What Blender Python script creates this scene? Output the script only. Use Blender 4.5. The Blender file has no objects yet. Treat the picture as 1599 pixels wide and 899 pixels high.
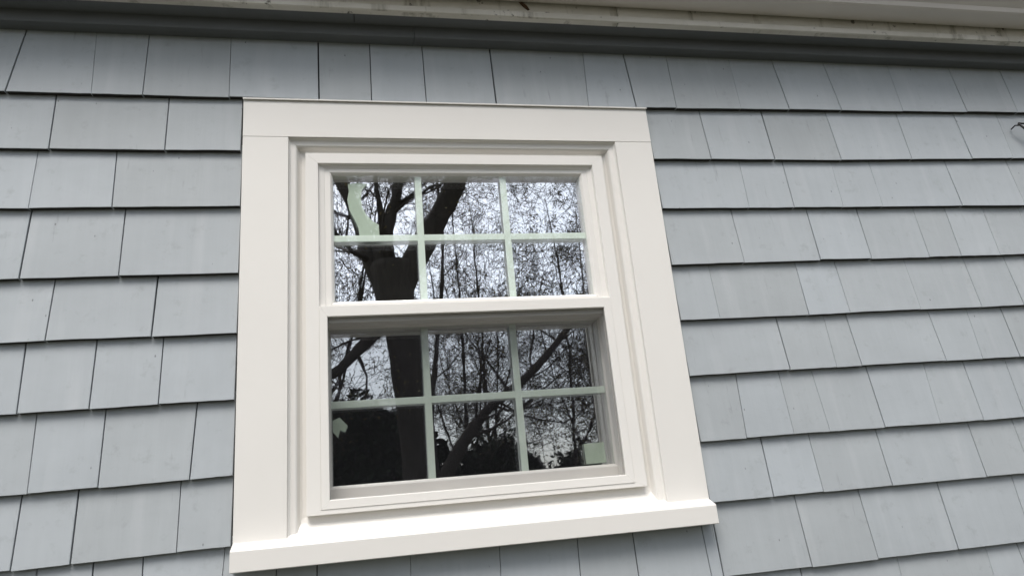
import bpy, bmesh, math, random
from mathutils import Vector, Matrix

sc = bpy.context.scene
col = sc.collection
R = math.radians

# ------------------------------------------------------------------ camera
S = 1.1                      # metres per unit of window width
EYE = 1.60                   # eye height in metres
ZW = EYE + 0.97618 * S       # height of the top of the window head in metres


def W(x, y, z):
    """wall units (origin at the upper left corner of the casing face) -> metres"""
    return Vector((x * S, y * S, z * S + ZW))


cam_d = bpy.data.cameras.new('camera')
cam_d.sensor_width = 36.0
cam_d.lens = 36.0 * 1123.77 / 1599.0
cam_d.clip_start = 0.02
cam_d.clip_end = 2000.0
cam = bpy.data.objects.new('camera', cam_d)
col.objects.link(cam)
rx = Vector((0.97845928, -0.18641677, -0.08869179))
up = Vector((0.02756834, -0.30778551, 0.95105629))
fw = Vector((0.20459089, 0.93301493, 0.29601639))
m = Matrix((rx, up, -fw)).transposed().to_4x4()
m.translation = W(0.25821, -1.55415, -0.97618)
cam.matrix_world = m
sc.camera = cam

# ------------------------------------------------------------------ sky, sun, exposure
SUN_EL, SUN_AZ = 58.0, 196.0          # azimuth measured clockwise from +Y (the wall faces -Y)
world = bpy.data.worlds.new('World')
sc.world = world
world.use_nodes = True
wn = world.node_tree
wn.nodes.clear()
sky = wn.nodes.new('ShaderNodeTexSky')
sky.sky_type = 'NISHITA'
sky.sun_disc = False
sky.sun_elevation = R(SUN_EL)
sky.sun_rotation = R(SUN_AZ)
sky.air_density = 1.0
sky.dust_density = 2.5
sky.ozone_density = 1.0
hsv = wn.nodes.new('ShaderNodeHueSaturation')
hsv.inputs['Saturation'].default_value = 0.42
bg = wn.nodes.new('ShaderNodeBackground')
bg.inputs['Strength'].default_value = 0.135
wo = wn.nodes.new('ShaderNodeOutputWorld')
wn.links.new(sky.outputs[0], hsv.inputs['Color'])
wn.links.new(hsv.outputs[0], bg.inputs['Color'])
wn.links.new(bg.outputs[0], wo.inputs['Surface'])

sun_d = bpy.data.lights.new('sun', 'SUN')
sun_d.energy = 1.5
sun_d.angle = R(32)
sun_d.color = (1.0, 0.955, 0.90)
sun = bpy.data.objects.new('sun', sun_d)
col.objects.link(sun)
az, el = R(SUN_AZ), R(SUN_EL)
to_sun = Vector((math.sin(az) * math.cos(el), math.cos(az) * math.cos(el), math.sin(el)))
sun.rotation_euler = to_sun.to_track_quat('Z', 'Y').to_euler()
sun.location = to_sun * 30

vs = sc.view_settings
vs.view_transform = 'Standard'
vs.look = 'None'
vs.exposure = 0.77
vs.gamma = 1.0
vs.use_curve_mapping = False
sc.cycles.max_bounces = 10
sc.cycles.transparent_max_bounces = 16
sc.cycles.sample_clamp_indirect = 6.0

# ------------------------------------------------------------------ helpers
rnd = random.Random(11)
WORLD = {}


def tag(o, label=None, cat=None, group=None, kind=None):
    if label: o['label'] = label
    if cat: o['category'] = cat
    if group: o['group'] = group
    if kind: o['kind'] = kind
    return o


def empty(name, loc):
    o = bpy.data.objects.new(name, None)
    o.empty_display_size = 0.1
    col.objects.link(o)
    o.location = loc
    WORLD[o.as_pointer()] = Vector(loc)
    return o


def obj(name, verts, faces, mat, parent=None, bevel=0.0, smooth=False, origin=None):
    """one mesh object from world-space vertices (metres)"""
    verts = [Vector(v) for v in verts]
    if origin is None:
        lo = Vector([min(v[i] for v in verts) for i in range(3)])
        hi = Vector([max(v[i] for v in verts) for i in range(3)])
        origin = (lo + hi) / 2
    origin = Vector(origin)
    me = bpy.data.meshes.new(name)
    me.from_pydata([v - origin for v in verts], [], faces)
    if bevel >= 0:
        bm = bmesh.new()
        bm.from_mesh(me)
        bmesh.ops.recalc_face_normals(bm, faces=bm.faces)
        if bevel > 0:
            bmesh.ops.bevel(bm, geom=[e for e in bm.edges if len(e.link_faces) == 2 and e.calc_face_angle(0) > 0.35], offset=bevel, segments=1, profile=0.5,
                            affect='EDGES', clamp_overlap=True)
        bm.to_mesh(me)
        bm.free()
    me.materials.append(mat)
    if smooth:
        me.polygons.foreach_set('use_smooth', [True] * len(me.polygons))
    o = bpy.data.objects.new(name, me)
    col.objects.link(o)
    base = Vector((0, 0, 0))
    if parent is not None:
        o.parent = parent
        base = WORLD[parent.as_pointer()]
    o.location = origin - base
    WORLD[o.as_pointer()] = origin
    return o


BOXF = [(0, 1, 3, 2), (4, 6, 7, 5), (0, 4, 5, 1), (2, 3, 7, 6), (0, 2, 6, 4), (1, 5, 7, 3)]


def box(name, x0, x1, y0, y1, z0, z1, mat, parent=None, bevel=0.0015):
    """box in wall units"""
    v = [W(x, y, z) for x in (x0, x1) for y in (y0, y1) for z in (z0, z1)]
    return obj(name, v, BOXF, mat, parent, bevel * S)


def prism_x(name, x0, x1, prof, mat, parent=None, bevel=0.0015, smooth=False):
    """profile of (y, z) in wall units drawn along x"""
    n = len(prof)
    v = [W(x0, y, z) for y, z in prof] + [W(x1, y, z) for y, z in prof]
    f = [(i, (i + 1) % n, n + (i + 1) % n, n + i) for i in range(n)]
    f += [tuple(range(n)), tuple(range(2 * n - 1, n - 1, -1))]
    return obj(name, v, f, mat, parent, bevel * S, smooth)


def ring(rect, ys, off, names, mat, parent, bevel=0.0011):
    """mitred surround in wall units; off maps side -> inset for each profile point; names maps side -> name"""
    x0, x1, zt, zb = rect
    n = len(ys)
    oL, oR, oT, oB = (off[k] for k in 'LRTB')
    bot = 'B' in names
    TL = [W(x0 + oL[i], ys[i], zt - oT[i]) for i in range(n)]
    TR = [W(x1 - oR[i], ys[i], zt - oT[i]) for i in range(n)]
    BL = [W(x0 + oL[i], ys[i], zb + (oB[i] if bot else 0)) for i in range(n)]
    BR = [W(x1 - oR[i], ys[i], zb + (oB[i] if bot else 0)) for i in range(n)]
    ends = {'L': (BL, TL), 'R': (BR, TR), 'T': (TL, TR), 'B': (BL, BR)}
    out = []
    for s, nm in names.items():
        a, b = ends[s]
        f = [(i, (i + 1) % n, n + (i + 1) % n, n + i) for i in range(n)]
        f += [tuple(range(n)), tuple(range(2 * n - 1, n - 1, -1))]
        out.append(obj(nm, a + b, f, mat, parent, bevel * S))
    return out


# ------------------------------------------------------------------ materials
def new_mat(name):
    mt = bpy.data.materials.new(name)
    mt.use_nodes = True
    nt = mt.node_tree
    return mt, nt, nt.nodes, nt.links, nt.nodes['Principled BSDF']


def noise(nt, scale, detail=4.0, rough=0.55, vec=None, stretch=None, coord='Object'):
    tc = nt.nodes.new('ShaderNodeTexCoord')
    oi = nt.nodes.new('ShaderNodeObjectInfo')
    ad = nt.nodes.new('ShaderNodeVectorMath')
    ad.operation = 'MULTIPLY_ADD'          # each piece samples its own place in the pattern
    nt.links.new(oi.outputs['Location'], ad.inputs[0])
    ad.inputs[1].default_value = (1.37, 1.0, 2.11)
    nt.links.new(tc.outputs[coord], ad.inputs[2])
    src = ad.outputs[0]
    if stretch is not None:
        mp = nt.nodes.new('ShaderNodeMapping')
        mp.inputs['Scale'].default_value = stretch
        nt.links.new(src, mp.inputs['Vector'])
        src = mp.outputs[0]
    n = nt.nodes.new('ShaderNodeTexNoise')
    n.inputs['Scale'].default_value = scale
    n.inputs['Detail'].default_value = detail
    n.inputs['Roughness'].default_value = rough
    nt.links.new(src, n.inputs['Vector'])
    return n.outputs['Fac']


def remap(nt, fac, a, b, c, d):
    r = nt.nodes.new('ShaderNodeMapRange')
    r.inputs['From Min'].default_value = a
    r.inputs['From Max'].default_value = b
    r.inputs['To Min'].default_value = c
    r.inputs['To Max'].default_value = d
    nt.links.new(fac, r.inputs['Value'])
    return r.outputs[0]


def mixc(nt, fac, a, b, mode='MIX'):
    x = nt.nodes.new('ShaderNodeMix')
    x.data_type = 'RGBA'
    x.blend_type = mode
    if isinstance(fac, (int, float)):
        x.inputs[0].default_value = fac
    else:
        nt.links.new(fac, x.inputs[0])
    for sock, v in ((x.inputs[6], a), (x.inputs[7], b)):
        if isinstance(v, tuple):
            sock.default_value = (*v, 1.0)
        else:
            nt.links.new(v, sock)
    return x.outputs[2]


def bump(nt, h, strength, dist, bsdf, prev=None):
    b = nt.nodes.new('ShaderNodeBump')
    b.inputs['Strength'].default_value = strength
    b.inputs['Distance'].default_value = dist
    nt.links.new(h, b.inputs['Height'])
    if prev is not None:
        nt.links.new(prev, b.inputs['Normal'])
    nt.links.new(b.outputs[0], bsdf.inputs['Normal'])
    return b.outputs[0]


def val(nt, fac):
    c = nt.nodes.new('ShaderNodeCombineColor')
    for i in range(3):
        nt.links.new(fac, c.inputs[i])
    return c.outputs[0]


def make_shingle_paint():
    mt, nt, N, Lk, b = new_mat('grey_blue_shingle_paint')
    oi = N.new('ShaderNodeObjectInfo')
    vr = remap(nt, oi.outputs['Random'], 0, 1, 0.94, 1.04)
    base = mixc(nt, 1.0, (0.385, 0.412, 0.425), val(nt, vr), 'MULTIPLY')
    # a breath of warm or cool from piece to piece
    cool = mixc(nt, oi.outputs['Random'], (1.0, 1.0, 1.0), (0.985, 0.995, 1.015))
    base = mixc(nt, 1.0, base, cool, 'MULTIPLY')
    grain = noise(nt, 7.0, 4, 0.55, stretch=(6.0, 1.0, 0.5))
    g2 = noise(nt, 30.0, 3, 0.5, stretch=(14.0, 1.0, 0.5))
    base = mixc(nt, 1.0, base, val(nt, remap(nt, grain, 0.3, 0.7, 0.97, 1.018)), 'MULTIPLY')
    # weathered blotches in world space: soft pale chalking and faint grime
    bl = noise(nt, 2.6, 5, 0.6, coord='Object', stretch=(1.0, 1.0, 1.6))
    base = mixc(nt, 1.0, base, val(nt, remap(nt, bl, 0.3, 0.7, 0.92, 1.04)), 'MULTIPLY')
    gr = noise(nt, 26.0, 6, 0.7)
    base = mixc(nt, remap(nt, gr, 0.58, 0.78, 0.0, 0.45), base, (0.22, 0.235, 0.235))
    sf = noise(nt, 6.0, 4, 0.6, stretch=(9.0, 1.0, 1.1))
    base = mixc(nt, remap(nt, sf, 0.655, 0.80, 0.0, 0.55), base, (0.17, 0.18, 0.185))
    sw = noise(nt, 3.5, 3, 0.5, stretch=(5.0, 1.0, 0.6))
    base = mixc(nt, remap(nt, sw, 0.56, 0.75, 0.0, 0.28), base, (0.50, 0.52, 0.535))
    # small chips and nail dints
    vo = N.new('ShaderNodeTexVoronoi')
    vo.inputs['Scale'].default_value = 23.0
    tc = N.new('ShaderNodeTexCoord')
    mp = N.new('ShaderNodeMapping')
    mp.inputs['Scale'].default_value = (1.5, 0.4, 0.8)
    oi2 = N.new('ShaderNodeVectorMath')
    oi2.operation = 'ADD'
    Lk.new(tc.outputs['Object'], oi2.inputs[0])
    Lk.new(oi.outputs['Location'], oi2.inputs[1])
    Lk.new(oi2.outputs[0], mp.inputs['Vector'])
    Lk.new(mp.outputs[0], vo.inputs['Vector'])
    spot = remap(nt, vo.outputs['Distance'], 0.03, 0.075, 1.0, 0.0)
    pick = N.new('ShaderNodeSeparateColor')
    Lk.new(vo.outputs['Color'], pick.inputs[0])
    gate = remap(nt, pick.outputs[0], 0.70, 0.72, 0.0, 0.8)
    mu = N.new('ShaderNodeMath')
    mu.operation = 'MULTIPLY'
    Lk.new(spot, mu.inputs[0])
    Lk.new(gate, mu.inputs[1])
    base = mixc(nt, mu.outputs[0], base, (0.11, 0.115, 0.115))
    Lk.new(base, b.inputs['Base Color'])
    b.inputs['Roughness'].default_value = 0.62
    b.inputs['Specular IOR Level'].default_value = 0.3
    p = bump(nt, grain, 0.2, 0.003, b)
    p = bump(nt, g2, 0.05, 0.001, b, p)
    bump(nt, bl, 0.25, 0.01, b, p)
    return mt


def make_paint(name, c, rough=0.4, var=0.03, bstr=0.05, scale=6.0, spec=0.4):
    mt, nt, N, Lk, b = new_mat(name)
    n = noise(nt, scale, 5, 0.6)
    base = mixc(nt, 1.0, c, val(nt, remap(nt, n, 0.3, 0.7, 1 - var, 1 + var * 0.6)), 'MULTIPLY')
    Lk.new(base, b.inputs['Base Color'])
    b.inputs['Roughness'].default_value = rough
    b.inputs['Specular IOR Level'].default_value = spec
    n2 = noise(nt, scale * 0.5, 3, 0.5)
    bump(nt, n2, bstr, 0.01, b)
    return mt


def make_fascia_paint():
    mt, nt, N, Lk, b = new_mat('dirty_cream_fascia_paint')
    n = noise(nt, 3.0, 6, 0.65, stretch=(1.0, 1.0, 0.5))
    st = noise(nt, 9.0, 5, 0.65, stretch=(1.6, 1.0, 0.25))
    base = mixc(nt, remap(nt, n, 0.35, 0.7, 0.0, 0.75), (0.76, 0.73, 0.67), (0.50, 0.47, 0.40))
    base = mixc(nt, remap(nt, st, 0.56, 0.70, 0.0, 0.75), base, (0.17, 0.15, 0.10))
    fl = noise(nt, 26.0, 4, 0.6)
    base = mixc(nt, remap(nt, fl, 0.64, 0.69, 0.0, 0.85), base, (0.10, 0.085, 0.07))
    Lk.new(base, b.inputs['Base Color'])
    b.inputs['Roughness'].default_value = 0.75
    bump(nt, fl, 0.3, 0.004, b)
    return mt


def make_glass(name, refl, tint):
    mt, nt, N, Lk, b = new_mat(name)
    N.remove(b)
    out = N['Material Output']
    fr = N.new('ShaderNodeLayerWeight')
    fr.inputs['Blend'].default_value = 0.5
    pw = N.new('ShaderNodeMath')
    pw.operation = 'POWER'
    pw.inputs[1].default_value = 5.0
    Lk.new(fr.outputs['Facing'], pw.inputs[0])
    fac = remap(nt, pw.outputs[0], 0.0, 1.0, refl, 1.0)
    tr = N.new('ShaderNodeBsdfTransparent')
    tr.inputs['Color'].default_value = (*tint, 1)
    gl = N.new('ShaderNodeBsdfGlossy')
    gl.inputs['Roughness'].default_value = 0.0
    gl.inputs['Color'].default_value = (0.97, 0.945, 1.0, 1)
    n = noise(nt, 5.0, 3.0, 0.55)
    n2 = noise(nt, 19.0, 2.0, 0.5)
    b1 = N.new('ShaderNodeBump')
    b1.inputs['Strength'].default_value = 0.05
    b1.inputs['Distance'].default_value = 0.004
    Lk.new(n, b1.inputs['Height'])
    b2 = N.new('ShaderNodeBump')
    b2.inputs['Strength'].default_value = 0.02
    b2.inputs['Distance'].default_value = 0.001
    Lk.new(n2, b2.inputs['Height'])
    Lk.new(b1.outputs[0], b2.inputs['Normal'])
    Lk.new(b2.outputs[0], gl.inputs['Normal'])
    mx = N.new('ShaderNodeMixShader')
    Lk.new(fac, mx.inputs[0])
    Lk.new(tr.outputs[0], mx.inputs[1])
    Lk.new(gl.outputs[0], mx.inputs[2])
    Lk.new(mx.outputs[0], out.inputs['Surface'])
    return mt


def make_mesh_screen():
    mt, nt, N, Lk, b = new_mat('black_insect_mesh')
    out = N['Material Output']
    b.inputs['Base Color'].default_value = (0.012, 0.012, 0.014, 1)
    b.inputs['Roughness'].default_value = 0.8
    b.inputs['Specular IOR Level'].default_value = 0.1
    tr = N.new('ShaderNodeBsdfTransparent')
    mx = N.new('ShaderNodeMixShader')
    n = noise(nt, 9.0, 3, 0.5)
    Lk.new(remap(nt, n, 0.3, 0.7, 0.655, 0.70), mx.inputs[0])
    Lk.new(b.outputs[0], mx.inputs[1])
    Lk.new(tr.outputs[0], mx.inputs[2])
    Lk.new(mx.outputs[0], out.inputs['Surface'])
    return mt


def make_bark():
    mt, nt, N, Lk, b = new_mat('dark_grey_bark')
    n = noise(nt, 5.0, 6, 0.7, stretch=(3.0, 3.0, 0.6))
    Lk.new(mixc(nt, n, (0.024, 0.021, 0.018), (0.085, 0.072, 0.058)), b.inputs['Base Color'])
    b.inputs['Roughness'].default_value = 0.9
    b.inputs['Specular IOR Level'].default_value = 0.15
    bump(nt, n, 0.6, 0.03, b)
    return mt


def make_leaf(name, c1, c2):
    mt, nt, N, Lk, b = new_mat(name)
    n = noise(nt, 1.3, 3, 0.6)
    Lk.new(mixc(nt, n, c1, c2), b.inputs['Base Color'])
    b.inputs['Roughness'].default_value = 0.7
    b.inputs['Specular IOR Level'].default_value = 0.2
    return mt


def make_ground():
    mt, nt, N, Lk, b = new_mat('leaf_strewn_lawn')
    n = noise(nt, 1.2, 6, 0.7)
    n2 = noise(nt, 14.0, 5, 0.7)
    base = mixc(nt, n, (0.05, 0.055, 0.032), (0.085, 0.08, 0.055))
    base = mixc(nt, remap(nt, n2, 0.5, 0.75, 0, 0.7), base, (0.11, 0.075, 0.04))
    Lk.new(base, b.inputs['Base Color'])
    b.inputs['Roughness'].default_value = 0.95
    bump(nt, n2, 0.6, 0.05, b)
    return mt


M_SH = make_shingle_paint()
M_END = make_paint('shade_darkened_end_grain', (0.05, 0.047, 0.044), 0.9, 0.3, 0.1, 40.0, 0.1)  # bare butt ends, coloured extra dark to carry the shadow line under each course
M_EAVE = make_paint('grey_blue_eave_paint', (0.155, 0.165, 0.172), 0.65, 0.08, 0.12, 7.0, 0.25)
M_CAP = make_paint('warm_white_trim_paint', (0.745, 0.725, 0.685), 0.38, 0.015, 0.06, 4.0)
M_VIN = make_paint('white_vinyl', (0.765, 0.745, 0.705), 0.32, 0.012, 0.03, 5.0)
M_FASC = make_fascia_paint()
M_GUT = make_paint('white_gutter_enamel', (0.66, 0.62, 0.58), 0.35, 0.05, 0.04, 3.0)
M_GLASS = make_glass('outer_glass', 0.12, (0.965, 1.0, 0.975))
M_GLASS2 = make_glass('low_e_inner_glass', 0.82, (0.62, 0.72, 0.64))
M_MESH = make_mesh_screen()
M_GRILLE = make_paint('white_grille_enamel', (0.76, 0.82, 0.755), 0.4, 0.02, 0.02)
M_PAPER = make_paint('pale_green_label_paper', (0.52, 0.585, 0.50), 0.8, 0.06, 0.05, 20.0, 0.1)
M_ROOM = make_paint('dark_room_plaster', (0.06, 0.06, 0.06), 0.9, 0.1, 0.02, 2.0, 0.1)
M_SHEATH = make_paint('dark_sheathing', (0.035, 0.032, 0.03), 0.9, 0.2, 0.05, 5.0, 0.1)
M_ROOF = make_paint('dark_roof_shingle', (0.05, 0.05, 0.052), 0.9, 0.3, 0.2, 30.0, 0.1)
M_STONE = make_paint('grey_foundation', (0.24, 0.235, 0.225), 0.9, 0.15, 0.2, 12.0, 0.1)
M_BLACK = make_paint('black_iron', (0.012, 0.012, 0.012), 0.5, 0.2, 0.05, 20.0)
M_DEAD = make_paint('brown_dead_leaf', (0.07, 0.04, 0.022), 0.8, 0.3, 0.1, 60.0, 0.1)
M_BARK = make_bark()
M_LEAF = make_leaf('olive_spring_leaf', (0.09, 0.085, 0.03), (0.17, 0.12, 0.055))
M_EVER = make_leaf('dark_evergreen_leaf', (0.010, 0.018, 0.009), (0.028, 0.04, 0.018))
M_LAWN = make_ground()

# ------------------------------------------------------------------ ground
gx = [-900, -60, -20, -8, 0, 8, 20, 60, 900]
gy = [-900, -60, -24, -12, -6, 0, 30, 900]
gv = [(x, y, 0.0 if abs(x) < 30 and y > -15 else 0.15 * math.sin(x * .11 + y * .07)) for y in gy for x in gx]
gf = [(j * 9 + i, j * 9 + i + 1, (j + 1) * 9 + i + 1, (j + 1) * 9 + i) for j in range(7) for i in range(8)]
tag(obj('lawn', gv, gf, M_LAWN, origin=(0, 0, 0), bevel=-1), kind='structure')

# ------------------------------------------------------------------ wall with shingles
GZ = -ZW / S            # ground in wall units
XA, XB = -2.0, 4.2
wall = empty('shingled_wall', W(0.5, 0.05, GZ))
tag(wall, 'house wall of painted grey-blue wood shingles around the white window', 'wall', kind='thing')
yb, yf = 0.11, 0.0262
box('sheathing', XA, 0.06, yf, yb, -2.2, 0.30, M_SHEATH, wall, 0)
box('sheathing', 0.94, XB, yf, yb, -2.2, 0.30, M_SHEATH, wall, 0)
box('sheathing', 0.06, 0.94, yf, yb, -0.05, 0.30, M_SHEATH, wall, 0)
box('sheathing', 0.06, 0.94, yf, yb, -2.2, -0.98, M_SHEATH, wall, 0)
box('foundation', XA, XB, 0.0, 0.20, GZ - 0.1, -2.2, M_STONE, wall, 0.004)

JOINTS = [
    [(-0.5, 0.12, 1), (-0.327, -0.03, 0.2), (-0.22, 0.01, 0.6), (-0.033, -0.01, 0.4), (0.171, -0.01, 1), (0.295, 0, 0.7), (0.428, -0.01, 0.7), (0.604, -0.01, 1), (0.847, 0.05, 0.5), (0.979, -0.05, 0.9), (1.092, 0.01, 0.4), (1.28, 0.01, 0.15), (1.428, -0.08, 0.6), (1.591, -0.08, 0.5), (1.79, 0.01, 0.2), (2.008, -0.04, 0.3)],
    [(-0.401, -0.01, 0.8), (-0.166, 0, 0.7), (1.165, -0.02, 0.7), (1.35, -0.02, 1), (1.551, -0.03, 0.5), (1.775, 0, 0.5), (1.975, -0.04, 0.5), (2.116, 0.02, 0.3)],
    [(-0.265, -0.02, 0.7), (1.246, 0.03, 0.4), (1.376, 0.01, 0.7), (1.521, 0.03, 0.15), (1.642, 0.01, 0.35), (1.895, -0.03, 0.7), (2.104, -0.03, 0.5)],
    [(-0.428, 0.02, 1), (-0.241, 0, 0.8), (1.202, -0.02, 0.7), (1.417, 0, 0.7), (1.568, 0, 0.8), (1.744, 0, 0.2), (1.844, 0.01, 0.4), (1.969, 0, 0.5)],
    [(-0.368, 0.02, 0.7), (-0.17, 0.02, 1), (1.108, 0, 0.2), (1.35, 0, 0.4), (1.467, -0.02, 0.6), (1.675, -0.02, 0.2), (1.862, -0.03, 0.4), (1.996, -0.05, 0.3)],
    [(-0.276, 0, 0.8), (-0.149, 0, 0.7), (1.267, -0.02, 0.9), (1.394, 0.02, 0.15), (1.465, -0.03, 0.7), (1.709, -0.04, 0.6), (1.818, 0.03, 0.15), (1.933, -0.02, 0.7)],
    [(-0.249, 0, 0.7), (-0.084, 0.04, 0.8), (1.121, 0.05, 0.6), (1.243, -0.01, 0.4), (1.338, -0.05, 0.3), (1.488, -0.03, 0.8), (1.643, 0.04, 0.4), (1.77, -0.02, 0.7), (1.895, 0, 0.4)],
    [(-0.385, 0.01, 0.8), (-0.286, 0, 0.9), (-0.102, 0, 0.6), (1.161, 0.01, 0.9), (1.288, -0.01, 0.5), (1.471, -0.02, 0.6), (1.734, -0.02, 0.5)],
    [(-0.338, -0.05, 0.7), (-0.247, -0.02, 0.8), (-0.159, -0.03, 0.7), (-0.024, 0.05, 0.4), (0.082, -0.02, 0.6), (0.157, 0, 0.7), (0.337, 0.03, 0.2), (0.52, 0.04, 0.5), (0.688, 0.05, 0.6), (0.816, 0.02, 0.7), (0.98, -0.01, 0.7), (1.008, 0, 0.9), (1.222, -0.02, 0.6), (1.39, -0.03, 0.6), (1.604, -0.02, 0.7), (1.812, 0.02, 0.6)],
    [(1.192, 0.05, 0.8), (1.44, 0.05, 0.3), (1.682, 0.04, 0.4), (1.783, -0.05, 0.7)],
]
# height of each course's butt line: (x, z) along it
BUTT = [
    [(-0.51, 0.007), (-0.004, 0.006), (0.979, 0.005), (2.207, 0.021)],
    [(-0.495, -0.133), (-0.001, -0.133), (1.002, -0.144), (1.55, -0.143), (2.153, -0.131)],
    [(-0.48, -0.275), (-0.001, -0.271), (1.002, -0.284), (2.099, -0.280)],
    [(-0.462, -0.432), (0, -0.430), (1.002, -0.433), (2.046, -0.426)],
    [(-0.448, -0.566), (-0.001, -0.564), (1.0, -0.575), (1.995, -0.570)],
    [(-0.432, -0.710), (-0.001, -0.706), (1.001, -0.710), (1.945, -0.708)],
    [(-0.416, -0.863), (-0.002, -0.857), (1.003, -0.861), (1.89, -0.863)],
    [(-0.401, -0.997), (-0.003, -0.991), (1.015, -0.995), (1.842, -0.996)],
    [(-0.4, -1.146), (1.037, -1.150), (1.786, -1.152)],
]
zz = -1.15
while zz > -2.05:
    zz -= 0.142
    BUTT.append([(-1, zz), (2, zz)])


def interp(tab, x):
    if x <= tab[0][0]: return tab[0][1]
    for (a, za), (b, zb) in zip(tab, tab[1:]):
        if x <= b: return za + (zb - za) * (x - a) / (b - a)
    return tab[-1][1]


def shingle_geo(xa, xb, ma, mb, ga, gb, k, ztop_fn, dz, dt):
    """wedge with an uneven butt: returns verts, faces in wall units; ma, mb lean of the two edges"""
    nx = 6
    xa2, xb2 = xa + ga / 2, xb - gb / 2
    y_b, y_t = 0.0038 - dt, 0.0185
    th = 0.0150
    tw = rnd.uniform(-0.0010, 0.0010)
    cup = rnd.uniform(-0.0004, 0.0005)
    V = []
    sk = rnd.uniform(-0.0012, 0.0012)
    for i in range(nx + 1):
        t = i / nx
        x = xa2 + (xb2 - xa2) * t
        zb = interp(BUTT[k], x) + dz + sk * (t - 0.5) + rnd.uniform(-0.0004, 0.0004)
        zt = ztop_fn(x)
        hgt = zt - zb
        lean = ma + (mb - ma) * t
        xt = x + lean * hgt
        bow = cup * (4 * t * (1 - t)) + tw * (t - 0.5)
        V += [(x, y_b + bow, zb), (xt, y_t + bow * 0.2, zt), (x, y_b + bow + th, zb + 0.0003), (xt, y_t + 0.004, zt)]
    F = []
    for i in range(nx):
        a, b = 4 * i, 4 * (i + 1)
        F += [(a, b, b + 1, a + 1), (a + 2, a + 3, b + 3, b + 2), (a, a + 2, b + 2, b), (a + 1, b + 1, b + 3, a + 3)]
    e = 4 * nx
    F += [(0, 1, 3, 2), (e, e + 2, e + 3, e + 1)]
    return V, F


rest_v, rest_f = [], []
nb = len(BUTT)
for k in range(nb):
    js = list(JOINTS[k]) if k < len(JOINTS) else []
    spans = [(XA, XB)] if (k == 0 or k >= 8) else [(XA, -0.0025), (1.0045, XB)]
    # joints beyond the measured ones
    lo = min([j[0] for j in js if j[0] < 0.5], default=None)
    hi = max([j[0] for j in js], default=None)
    if lo is None:
        x = (-0.55 if k == 9 else XA) + 0.05
        end = 1.1 if k == 9 else XB
        while x < end:
            js.append((x, rnd.uniform(-.02, .02), rnd.choice((.3, .6, .8))))
            x += rnd.uniform(0.08, 0.22)
        lo = min(j[0] for j in js)
        hi = max(j[0] for j in js)
    x = lo - rnd.uniform(0.1, 0.2)
    while x > XA + 0.04:
        js.append((x, rnd.uniform(-.02, .02), rnd.choice((.4, .6, .9))))
        x -= rnd.uniform(0.09, 0.22)
    x = hi + rnd.uniform(0.1, 0.2)
    while x < XB - 0.04:
        js.append((x, rnd.uniform(-.02, .02), rnd.choice((.2, .5, .8))))
        x += rnd.uniform(0.08, 0.22)
    js.sort()
    for xa, xb in spans:
        cuts = [(xa, 0, 0)] + [j for j in js if xa + 0.02 < j[0] < xb - 0.02] + [(xb, 0, 0)]
        for (a, ma, sa), (b, mb, sb) in zip(cuts, cuts[1:]):
            if k == 0:
                ztop = lambda x: 0.2
            elif k == 8:
                ztop = lambda x: -1.008 if -0.004 < x < 1.004 else -0.972
            else:
                ztop = lambda x, k=k: interp(BUTT[k - 1], x) + 0.022
            dz = rnd.uniform(-0.0011, 0.0011) if k else rnd.uniform(-0.0010, 0.0010)
            if b == xb and xb < 0: b -= rnd.uniform(0.0, 0.0028)
            if a == xa and xa > 1: a += rnd.uniform(0.0, 0.0028)
            weak = min(sa if sa else 1, sb if sb else 1)
            dt = rnd.uniform(-0.0011, 0.0016) * (0.4 + 0.6 * weak)
            V, F = shingle_geo(a, b, ma, mb, 0.0003 + 0.0029 * sa ** 1.7, 0.0003 + 0.0029 * sb ** 1.7, k, ztop, dz, dt)
            zl = min(v[2] for v in V)
            cen = (a + b) / 2
            seen = k <= 9 and -0.66 < a + 0.0 and b > -0.60 and a < 2.32 - 0.05 * max(k - 0, 0) + 0.06 and not (k == 9 and cen < 0.9)
            if not seen and k <= 8 and a < -0.5 < b: seen = True
            if seen:
                so = obj('shingle', [W(*v) for v in V], F, M_SH, wall, 0.0009)
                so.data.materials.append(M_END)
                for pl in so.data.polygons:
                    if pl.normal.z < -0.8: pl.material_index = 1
            else:
                n0 = len(rest_v)
                rest_v += [W(*v) for v in V]
                rest_f += [tuple(i + n0 for i in f) for f in F]
tag(obj('shingles_beyond', rest_v, rest_f, M_SH, wall, 0), kind='stuff')

# ------------------------------------------------------------------ room behind the glass
room = empty('dark_room', W(0.5, 0.2, -2.0))
tag(room, kind='structure')
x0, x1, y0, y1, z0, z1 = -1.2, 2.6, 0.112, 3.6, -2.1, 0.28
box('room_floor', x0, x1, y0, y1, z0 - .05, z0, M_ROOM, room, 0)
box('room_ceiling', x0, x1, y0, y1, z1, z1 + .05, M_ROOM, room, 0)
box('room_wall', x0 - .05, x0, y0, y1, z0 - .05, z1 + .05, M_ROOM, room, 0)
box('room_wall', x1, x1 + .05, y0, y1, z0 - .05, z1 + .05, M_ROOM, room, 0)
box('room_wall', x0, x1, y1, y1 + .05, z0 - .05, z1 + .05, M_ROOM, room, 0)

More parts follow.
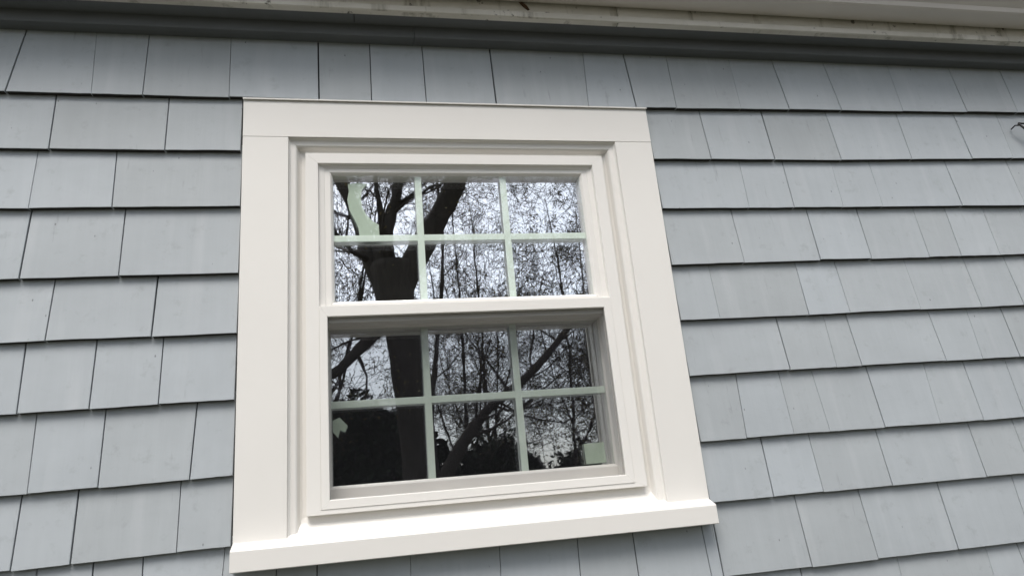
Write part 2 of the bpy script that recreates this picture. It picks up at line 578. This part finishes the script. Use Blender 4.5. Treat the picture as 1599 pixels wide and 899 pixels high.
# ------------------------------------------------------------------ window
win = empty('sash_window', W(0.5, 0.03, -1.04))
tag(win, 'white double-hung window with six-over-six grilles and flat white casing', 'window', kind='thing')
CR = 1.0015
box('head_casing', 0.0, CR, 0.0, 0.035, -0.0983, 0.0, M_CAP, win, 0.0005)
box('side_casing', 0.0, 0.101, 0.0006, 0.035, -0.992, -0.0984, M_CAP, win, 0.0006)
box('side_casing', 0.903, CR, 0.0006, 0.035, -0.992, -0.0984, M_CAP, win, 0.0006)
prism_x('drip_cap', -0.001, CR + 0.001, [(-0.005, -0.003), (-0.005, 0.0005), (0.014, 0.0045), (0.014, 0.0015), (-0.0025, 0.0002), (-0.003, -0.003)], M_CAP, win, 0)
prism_x('sill', 0.0, CR, [(-0.030, -1.039), (-0.030, -0.9995), (-0.027, -0.9975), (0.0, -0.986), (0.018, -0.976), (0.028, -0.962), (0.033, -0.940), (0.060, -0.938), (0.060, -1.039)], M_CAP, win, 0.0014)
# stepped trim between casing and frame
ys = [0.002, 0.008, 0.011, 0.0125, 0.0155, 0.0215, 0.0275, 0.0305, 0.032, 0.07, 0.07]
o = [0.0, 0.0012, 0.0045, 0.0150, 0.0180, 0.0200, 0.0225, 0.0270, 0.05, 0.05, 0.0]
ring((0.1012, 0.9028, -0.0992, -0.985), ys, {'L': o, 'R': o, 'T': o, 'B': o},
     {'L': 'side_trim', 'R': 'side_trim', 'T': 'head_trim'}, M_CAP, win, 0.0003)
# vinyl master frame
fr = empty('frame', W(0.5, 0.05, -0.95))
fr.parent = win
fr.location = W(0.5, 0.05, -0.95) - WORLD[win.as_pointer()]
ys = [0.012, 0.012, 0.021, 0.0235, 0.10, 0.10]
oS = [0.0, 0.028, 0.0300, 0.042, 0.042, 0.0]
oT = [0.0, 0.026, 0.0280, 0.034, 0.034, 0.0]
oB = [0.0, 0.0095, 0.0115, 0.030, 0.030, 0.0]
ring((0.138, 0.866, -0.1335, -0.9475), ys, {'L': oS, 'R': oS, 'T': oT, 'B': oB},
     {'L': 'jamb', 'R': 'jamb', 'T': 'frame_head', 'B': 'frame_sill'}, M_VIN, fr, 0.0004)
box('balance_track', 0.8215, 0.8242, 0.034, 0.062, -0.93, -0.5, M_VIN, fr, 0.0006)
box('balance_track', 0.1798, 0.1825, 0.034, 0.062, -0.93, -0.5, M_VIN, fr, 0.0006)


def pane(name, x0, x1, y, z0, z1, mat, parent):
    v = [W(x0, y, z0), W(x1, y, z0), W(x1, y, z1), W(x0, y, z1)]
    return obj(name, v, [(0, 1, 2, 3)], mat, parent, -1)


def sash(name, rect, yface, ws, wt, wb, mun_x, mun_z, label=None):
    e = empty(name, W(0.5, yface, rect[3]))
    e.parent = win
    e.location = WORLD[e.as_pointer()] - WORLD[win.as_pointer()]
    ys = [yface, yface, yface + 0.004, yface + 0.009, yface + 0.030, yface + 0.030]
    def o(w): return [0.0, w - 0.006, w - 0.003, w, w, 0.0]
    ring(rect, ys, {'L': o(ws), 'R': o(ws), 'T': o(wt), 'B': o(wb)},
         {'L': 'stile', 'R': 'stile', 'T': 'rail', 'B': 'rail'}, M_VIN, e, 0.0009)
    gx0, gx1, gz1, gz0 = rect[0] + ws - .004, rect[1] - ws + .004, rect[2] - wt + .004, rect[3] + wb - .004
    yg = yface + 0.0075
    pane('glass_pane', gx0, gx1, yg, gz0, gz1, M_GLASS, e)
    pane('glass_pane', gx0, gx1, yg + 0.018, gz0, gz1, M_GLASS2, e)
    h = 0.0080
    for x in mun_x:
        box('muntin', x - h, x + h, yg + 0.0045, yg + 0.0075, gz0, gz1, M_GRILLE, e, 0.0008)
    box('muntin', gx0, gx1, yg + 0.0050, yg + 0.0085, mun_z - h, mun_z + h, M_GRILLE, e, 0.0008)
    return e, yg


us, yu = sash('upper_sash', (0.176, 0.828, -0.158, -0.545), 0.0245, 0.023, 0.025, 0.051, (0.399, 0.6085), -0.3405)
us['label'] = 'upper sash with clear bright reflections'
ls, yl = sash('lower_sash', (0.170, 0.834, -0.512, -0.925), 0.068, 0.0152, 0.036, 0.035, (0.399, 0.6085), -0.717)
ls['label'] = 'lower sash darkened by the insect screen'
box('meeting_rail_cover', 0.181, 0.823, 0.0555, 0.067, -0.543, -0.532, M_VIN, ls, 0.0008)


def sticker(pts, y, parent, label, th=0.0012):
    n = len(pts)
    v = [W(x, y, z) for x, z in pts] + [W(x, y + th, z) for x, z in pts]
    f = [tuple(range(n)), tuple(range(2 * n - 1, n - 1, -1))] + [(i, (i + 1) % n, n + (i + 1) % n, n + i) for i in range(n)]
    o = obj('paper_label', v, f, M_PAPER, parent, 0)
    o['label'] = label
    return o


sticker([(0.233, -0.199), (0.256, -0.196), (0.279, -0.198), (0.266, -0.214), (0.262, -0.235), (0.265, -0.258), (0.274, -0.278), (0.288, -0.295), (0.302, -0.304),
         (0.303, -0.336), (0.280, -0.337), (0.258, -0.336), (0.255, -0.312), (0.247, -0.292), (0.236, -0.268), (0.231, -0.240), (0.235, -0.218)],
        yu + 0.010, us, 'pale green label cut around sky reflections in the upper left pane')  # outline shaped to leave out where sky reflections would cover the label
sticker([(0.753, -0.840), (0.802, -0.839), (0.803, -0.8855), (0.754, -0.886)], yl + 0.010, ls, 'small green-tinted label in the lower right pane')
sticker([(0.188, -0.750), (0.203, -0.744), (0.212, -0.754), (0.220, -0.763), (0.214, -0.776), (0.203, -0.772), (0.199, -0.787), (0.188, -0.774)], yl + 0.010, ls, 'torn scrap of pale label in the lower left pane')

scr = empty('insect_screen', W(0.5, 0.016, -0.937))
scr.parent = win
scr.location = WORLD[scr.as_pointer()] - WORLD[win.as_pointer()]
ys = [0.0105, 0.0105, 0.0115, 0.0205, 0.0205]
def o5(w): return [0.0, w - 0.0012, w, w, 0.0]
ring((0.1664, 0.8376, -0.5094, -0.9378), ys, {'L': o5(.0171), 'R': o5(.0181), 'T': o5(.0245), 'B': o5(.0184)},
     {'L': 'screen_bar', 'R': 'screen_bar', 'T': 'screen_bar', 'B': 'screen_bar'}, M_VIN, scr, 0.0005)
pane('screen_mesh', 0.182, 0.821, 0.016, -0.922, -0.531, M_MESH, scr)

# ------------------------------------------------------------------ eave
eave = empty('house_eave', W(0.5, -0.03, 0.1765))
tag(eave, 'shaded grey eave with frieze, soffit and stained cream fascia above the window', 'eave', kind='thing')
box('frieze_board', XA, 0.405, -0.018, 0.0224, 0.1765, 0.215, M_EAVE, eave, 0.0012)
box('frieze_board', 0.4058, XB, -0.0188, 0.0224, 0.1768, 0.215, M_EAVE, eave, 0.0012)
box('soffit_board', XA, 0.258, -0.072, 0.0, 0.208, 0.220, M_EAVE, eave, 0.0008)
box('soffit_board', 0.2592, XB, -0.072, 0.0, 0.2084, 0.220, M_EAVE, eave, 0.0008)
box('fascia_board', XA, 0.930, -0.074, -0.057, 0.2065, 0.40, M_FASC, eave, 0.0012)
box('fascia_board', 0.9315, XB, -0.0745, -0.057, 0.2065, 0.40, M_FASC, eave, 0.0012)
prism_x('fascia_lip', XA, XB, [(-0.0745, 0.2045), (-0.0805, 0.2055), (-0.0808, 0.2200), (-0.0745, 0.2245)], M_FASC, eave, 0.0008)
prism_x('roof_deck', XA, XB, [(-0.213, 0.425), (-0.213, 0.440), (2.2, 1.80), (2.2, 1.78)], M_ROOF, eave, 0)

gut = empty('rain_gutter', W(0.5, -0.12, 0.2495))
tag(gut, 'long white metal rain gutter running along the roof edge', 'gutter')
gp = [(-0.0812, 0.2495), (-0.139, 0.2485), (-0.1455, 0.2525), (-0.1500, 0.2640), (-0.1600, 0.2720), (-0.1760, 0.283), (-0.1890, 0.304), (-0.1960, 0.340), (-0.1970, 0.362), (-0.1860, 0.362),
      (-0.1860, 0.340), (-0.150, 0.278), (-0.138, 0.260), (-0.084, 0.257), (-0.084, 0.37), (-0.0812, 0.37)]
prism_x('gutter_channel', XA, XB, gp, M_GUT, gut, 0)
for gxx in (0.28, 1.62, 2.9):
    box('gutter_hanger', gxx - 0.006, gxx + 0.006, -0.188, -0.084, 0.349, 0.353, M_GUT, gut, 0.0006)

lf = W(0.680, -0.0845, 0.2330)
v = [lf + Vector(a) for a in ((-0.016, -.002, .012), (-0.008, -.006, .010), (0.004, -.007, -.001), (0.013, -.004, -.013), (0.008, -.002, -.014), (-0.004, .0, -.002))]
v += [a + Vector((0, .0014, 0)) for a in v]
tag(obj('dead_leaf', v, [(0, 1, 2, 3, 4, 5), (11, 10, 9, 8, 7, 6)] + [(i, (i + 1) % 6, 6 + (i + 1) % 6, 6 + i) for i in range(6)], M_DEAD, None, 0),
    'curled brown dead leaf caught under the gutter', 'leaf')


# ------------------------------------------------------------------ tubes
class MB:
    def __init__(self):
        self.v, self.f = [], []

    def tube(self, pts, rad, sides=4):
        n0 = len(self.v)
        a = None
        for i, p in enumerate(pts):
            d = (pts[min(i + 1, len(pts) - 1)] - pts[max(i - 1, 0)])
            d = d.normalized() if d.length > 1e-9 else Vector((0, 0, 1))
            if a is None:
                a = d.orthogonal().normalized()
            else:
                a = (a - d * a.dot(d))
                a = a.normalized() if a.length > 1e-6 else d.orthogonal().normalized()
            b = d.cross(a)
            for s in range(sides):
                t = math.tau * s / sides
                self.v.append(p + (a * math.cos(t) + b * math.sin(t)) * rad[i])
        for i in range(len(pts) - 1):
            for s in range(sides):
                q = n0 + i * sides
                self.f.append((q + s, q + (s + 1) % sides, q + sides + (s + 1) % sides, q + sides + s))
        self.f.append(tuple(range(n0 + sides - 1, n0 - 1, -1)))
        e = len(self.v) - sides
        self.f.append(tuple(range(e, e + sides)))

    def leaf(self, p, size, g):
        u = Vector((g.uniform(-1, 1), g.uniform(-1, 1), g.uniform(-1, 1))).normalized()
        w = u.orthogonal().normalized()
        n0 = len(self.v)
        self.v += [p - u * size, p + w * size * .5, p + u * size, p - w * size * .5]
        self.f.append((n0, n0 + 1, n0 + 2, n0 + 3))

    def build(self, name, mat, parent=None, smooth=False):
        return obj(name, self.v, self.f, mat, parent, -1, smooth)


# wall hook at the right edge
hook = empty('wall_hook', W(2.16, 0.0, -0.045))
tag(hook, 'small black wire hook on the shingles at the right edge', 'hook')
hb = MB()
hb.tube([W(2.146, 0.008, -0.034), W(2.140, -0.012, -0.033), W(2.152, -0.016, -0.035)], [0.0022] * 3, 8)
hb.build('wall_prong', M_BLACK, hook, True)
hb = MB()
hb.tube([W(2.150, -0.015, -0.027), W(2.165, -0.02, -0.031), W(2.21, -0.03, -0.033), W(2.26, -0.03, -0.036)], [0.0030, 0.0030, 0.0030, 0.0030], 8)
hb.build('upper_rod', M_BLACK, hook, True)
hb = MB()
hb.tube([W(2.149, -0.015, -0.028), W(2.166, -0.020, -0.052), W(2.19, -0.026, -0.078), W(2.22, -0.01, -0.094), W(2.22, 0.008, -0.096)], [0.0034] * 5, 8)
hb.build('brace_rod', M_BLACK, hook, True)
hb = MB()
hb.tube([W(2.160, -0.018, -0.043), W(2.178, -0.022, -0.037)], [0.0022] * 2, 8)
hb.build('cross_rod', M_BLACK, hook, True)

# ------------------------------------------------------------------ trees (seen mirrored in the glass)
def grow(mb, lv, p, d, r, L, level, g, rmin, kids, leaf_n=0, leaf_s=0.03, upb=0.12):
    n = max(2, min(5, int(L / 0.25) + 1)) if level > 0 else 2
    pts, rad = [p.copy()], [r]
    dd = d.copy()
    for i in range(n):
        dd = (dd + Vector((g.gauss(0, .15), g.gauss(0, .15), g.gauss(upb, .14)))).normalized()
        pts.append(pts[-1] + dd * (L / n))
        rad.append(max(rmin, r * (1 - 0.72 * (i + 1) / n)))
    mb.tube(pts, rad, 3 if level < 2 else 5)
    if level == 0:
        for _ in range(leaf_n):
            if g.random() < 0.6:
                lv.leaf(pts[-1] + Vector((g.gauss(0, .06), g.gauss(0, .06), g.gauss(0, .06))), leaf_s * g.uniform(.6, 1.3), g)
        return
    k = kids[level]
    for j in range(k):
        t = (j + g.uniform(.2, .9)) / k * 0.82 + 0.18
        q = t * n
        i = min(n - 1, int(q))
        pos = pts[i].lerp(pts[i + 1], q - i)
        ax = (pts[i + 1] - pts[i]).normalized()
        sd = ax.orthogonal().normalized()
        sd.rotate(Matrix.Rotation(g.uniform(0, math.tau), 3, ax))
        an = R(g.uniform(30, 75))
        nd = (ax * math.cos(an) + sd * math.sin(an)).normalized()
        grow(mb, lv, pos, nd, max(rmin, rad[i] * g.uniform(.34, .5)), L * g.uniform(.42, .62), level - 1, g, rmin, kids, leaf_n, leaf_s, upb)


def tree(name, label, seed, stems, kids, levels, Lf, rmin, leaf_n, leaf_s, upb=0.1, group=None):
    """stems: list of (points, radii, branch_from, n_branches, branch_length)"""
    g = random.Random(seed)
    base = Vector(stems[0][0][0])
    t = empty(name, base)
    tag(t, label, 'tree', group)
    tr, cr, lv = MB(), MB(), MB()
    for pts, rad, frm, nbr, bl in stems:
        P = [Vector(p) for p in pts]
        # smooth the given path a little
        Q, RR = [], []
        for i in range(len(P) - 1):
            for s in range(4):
                u = s / 4
                p0, p1, p2, p3 = P[max(i - 1, 0)], P[i], P[i + 1], P[min(i + 2, len(P) - 1)]
                Q.append(0.5 * ((2 * p1) + (p2 - p0) * u + (2 * p0 - 5 * p1 + 4 * p2 - p3) * u * u + (3 * p1 - p0 - 3 * p2 + p3) * u ** 3))
                RR.append((rad[i] + (rad[i + 1] - rad[i]) * u) * g.uniform(.94, 1.07))
        Q.append(P[-1]); RR.append(rad[-1])
        tr.tube(Q, RR, 12)
        for j in range(nbr):
            u = frm + (1 - frm) * (j + g.uniform(.1, .9)) / max(1, nbr)
            q = u * (len(Q) - 1)
            i = min(len(Q) - 2, int(q))
            pos = Q[i].lerp(Q[i + 1], q - i)
            ax = (Q[i + 1] - Q[i]).normalized()
            sd = ax.orthogonal().normalized()
            sd.rotate(Matrix.Rotation(g.uniform(0, math.tau), 3, ax))
            an = R(g.uniform(35, 75))
            nd = (ax * math.cos(an) + sd * math.sin(an)).normalized()
            grow(cr, lv, pos, nd, RR[i] * g.uniform(.22, .38), bl * g.uniform(.7, 1.25), levels, g, rmin, kids, leaf_n, leaf_s, upb)
    tr.build('trunk', M_BARK, t, True)
    cr.build('branches', M_BARK, t)
    if lv.v:
        lv.build('leaves', M_LEAF, t)
    return t


tree('forked_tree', 'thick dark forked tree trunk mirrored in the left panes of the glass', 5, [
    ([(1.02, -7.5, -0.1), (0.98, -7.5, 1.7), (0.90, -7.5, 2.95), (0.81, -7.5, 3.95), (0.72, -7.5, 4.45), (0.69, -7.5, 4.95)], [0.36, 0.26, 0.215, 0.235, 0.27, 0.28], .9, 1, 1.6),
    ([(0.76, -7.5, 4.55), (1.05, -7.5, 5.08), (1.42, -7.45, 5.71), (1.66, -7.4, 6.19), (2.1, -7.3, 7.4), (2.3, -7.2, 9.0)], [0.2, 0.17, 0.155, 0.145, 0.11, 0.05], .62, 12, 2.3),
    ([(0.66, -7.5, 4.6), (0.58, -7.5, 5.2), (0.72, -7.52, 5.71), (0.83, -7.55, 6.17), (0.8, -7.7, 7.6), (0.6, -7.9, 9.2)], [0.2, 0.14, 0.085, 0.07, 0.06, 0.03], .3, 12, 2.0),
    ([(0.64, -7.55, 4.6), (0.42, -7.6, 5.05), (0.2, -7.7, 5.9), (-0.3, -7.9, 7.2), (-0.8, -8.2, 8.8)], [0.19, 0.12, 0.09, 0.08, 0.04], .2, 12, 2.0),
    ([(0.66, -7.5, 4.2), (0.43, -7.45, 3.97), (0.2, -7.4, 3.74), (-0.1, -7.3, 3.45), (-0.6, -7.2, 3.3)], [0.10, 0.085, 0.07, 0.055, 0.02], .2, 7, 1.2),
], [0, 4, 5, 5], 3, 0, 0.0032, 2, 0.022)

tree('leaning_tree', 'tree with a long slanting limb mirrored across the lower right panes', 9, [
    ([(0.9, -11, -0.1), (1.2, -11, 1.4), (1.54, -11, 2.1), (1.91, -11, 2.74), (2.42, -11, 3.38), (3.18, -11, 3.92), (4.14, -11, 4.86), (5.4, -11.1, 6.6), (6.0, -11.2, 8.5)],
     [0.22, 0.18, 0.15, 0.115, 0.09, 0.078, 0.066, 0.05, 0.02], .4, 18, 2.2),
    ([(1.5, -11, 2.05), (1.45, -11.2, 3.4), (1.7, -11.4, 5.0), (1.9, -11.5, 7.0), (1.8, -11.7, 9.0)], [0.09, 0.06, 0.045, 0.03, 0.015], .3, 7, 1.9),
], [0, 4, 4, 4], 3, 0, 0.0034, 2, 0.024)

BG = [
    (-3.6, -13.0, 10.5, 21, 'slim leafy tree mirrored at the far left behind the forked trunk'),
    (4.6, -13.5, 8.6, 22, 'budding tree mirrored at the right edge of the upper panes'),
    (-0.8, -16.0, 13.0, 23, 'bare tree mirrored between the two limbs of the forked trunk'),
    (2.6, -15.5, 9.8, 24, 'budding tree mirrored in the middle upper pane'),
    (6.8, -18.0, 10.4, 25, 'round-crowned tree mirrored in the upper right pane'),
    (4.0, -21.0, 12.0, 26, 'tall thin tree mirrored behind the middle panes'),
    (9.8, -15.0, 11.0, 27, 'bare tree standing far to the right across the lawn'),
    (-7.5, -15.0, 12.0, 28, 'bare tree standing far to the left across the lawn'),
]
for x, y, h, sd, lab in BG:
    g = random.Random(sd)
    k = g.uniform(-.5, .5)
    st = [([(x, y, -0.1), (x + .1 * k, y, h * .2), (x + .5 * k, y, h * .5), (x + .3 * k, y + .2, h * .8), (x, y + .2, h)],
           [h * .007, h * .005, h * .0035, h * .0025, .009], .16, 22, h * .17)]
    for q in range(3):
        a = g.uniform(0, math.tau)
        c, s = math.cos(a), math.sin(a)
        z0 = h * g.uniform(.22, .35)
        st.append(([(x + .25 * k, y, z0), (x + .25 * k + c * .6, y + s * .6, z0 + h * .1), (x + c * 1.3, y + s * 1.3, z0 + h * .28), (x + c * 1.8, y + s * 1.8, z0 + h * .5)],
                   [h * .0036, h * .003, h * .0022, .008], .15, 12, h * .15))
    tree('yard_tree', lab, sd, st, [0, 4, 4, 5], 3, 0, 0.0045, 2, 0.034, 0.03, 'trees across the lawn')


def bush(x, y, rx_, ry_, h, seed, label):
    g = random.Random(seed)
    t = empty('evergreen_shrub', (x, y, 0))
    tag(t, label, 'shrub', 'evergreen shrubs across the lawn')
    st, lv = MB(), MB()
    for q in range(7):
        a = g.uniform(0, math.tau)
        st.tube([Vector((x, y, -.05)), Vector((x + math.cos(a) * rx_ * .3, y + math.sin(a) * ry_ * .3, h * .45)), Vector((x + math.cos(a) * rx_ * .5, y + math.sin(a) * ry_ * .5, h * .8))], [.05, .03, .01], 5)
    for q in range(90):
        a, rr = g.uniform(0, math.tau), g.random() ** .5
        b0 = Vector((x + math.cos(a) * rx_ * rr * .8, y + math.sin(a) * ry_ * rr * .8, h * (.95 - .5 * rr * rr)))
        tip = b0 + Vector((g.gauss(0, .16), g.gauss(0, .16), g.uniform(.25, .8)))
        st.tube([b0 - Vector((0, 0, .5)), b0, tip], [.016, .012, .005], 3)
        for u in range(16):
            lv.leaf(b0.lerp(tip, g.random()) + Vector((g.gauss(0, .07), g.gauss(0, .07), g.gauss(0, .05))), g.uniform(.04, .1), g)
    for q in range(9000):
        a, u = g.uniform(0, math.tau), g.random()
        z = h * (1 - (1 - u) ** 1.2)
        rr = math.sqrt(max(0.02, 1 - (z / h) ** 2.6)) * (g.random() ** .35) * (1 + .16 * math.sin(a * 3 + z * 2.3 + seed))
        lv.leaf(Vector((x + math.cos(a) * rx_ * rr, y + math.sin(a) * ry_ * rr, z + g.gauss(0, .05))), g.uniform(.08, .16), g)
    st.build('stems', M_BARK, t)
    lv.build('foliage', M_EVER, t)


bush(-2.6, -13.0, 1.5, 1.1, 4.2, 31, 'dark evergreen shrub mirrored at the lower left, beyond the trunk')
bush(0.0, -12.4, 2.3, 1.2, 3.75, 32, 'tall dark evergreen shrub mirrored behind the foot of the forked trunk')
bush(2.9, -13.2, 1.5, 1.0, 2.9, 33, 'dark evergreen shrub mirrored low in the middle lower pane')
bush(5.0, -14.2, 1.4, 1.0, 2.5, 34, 'low evergreen shrub mirrored behind the small lower right label')
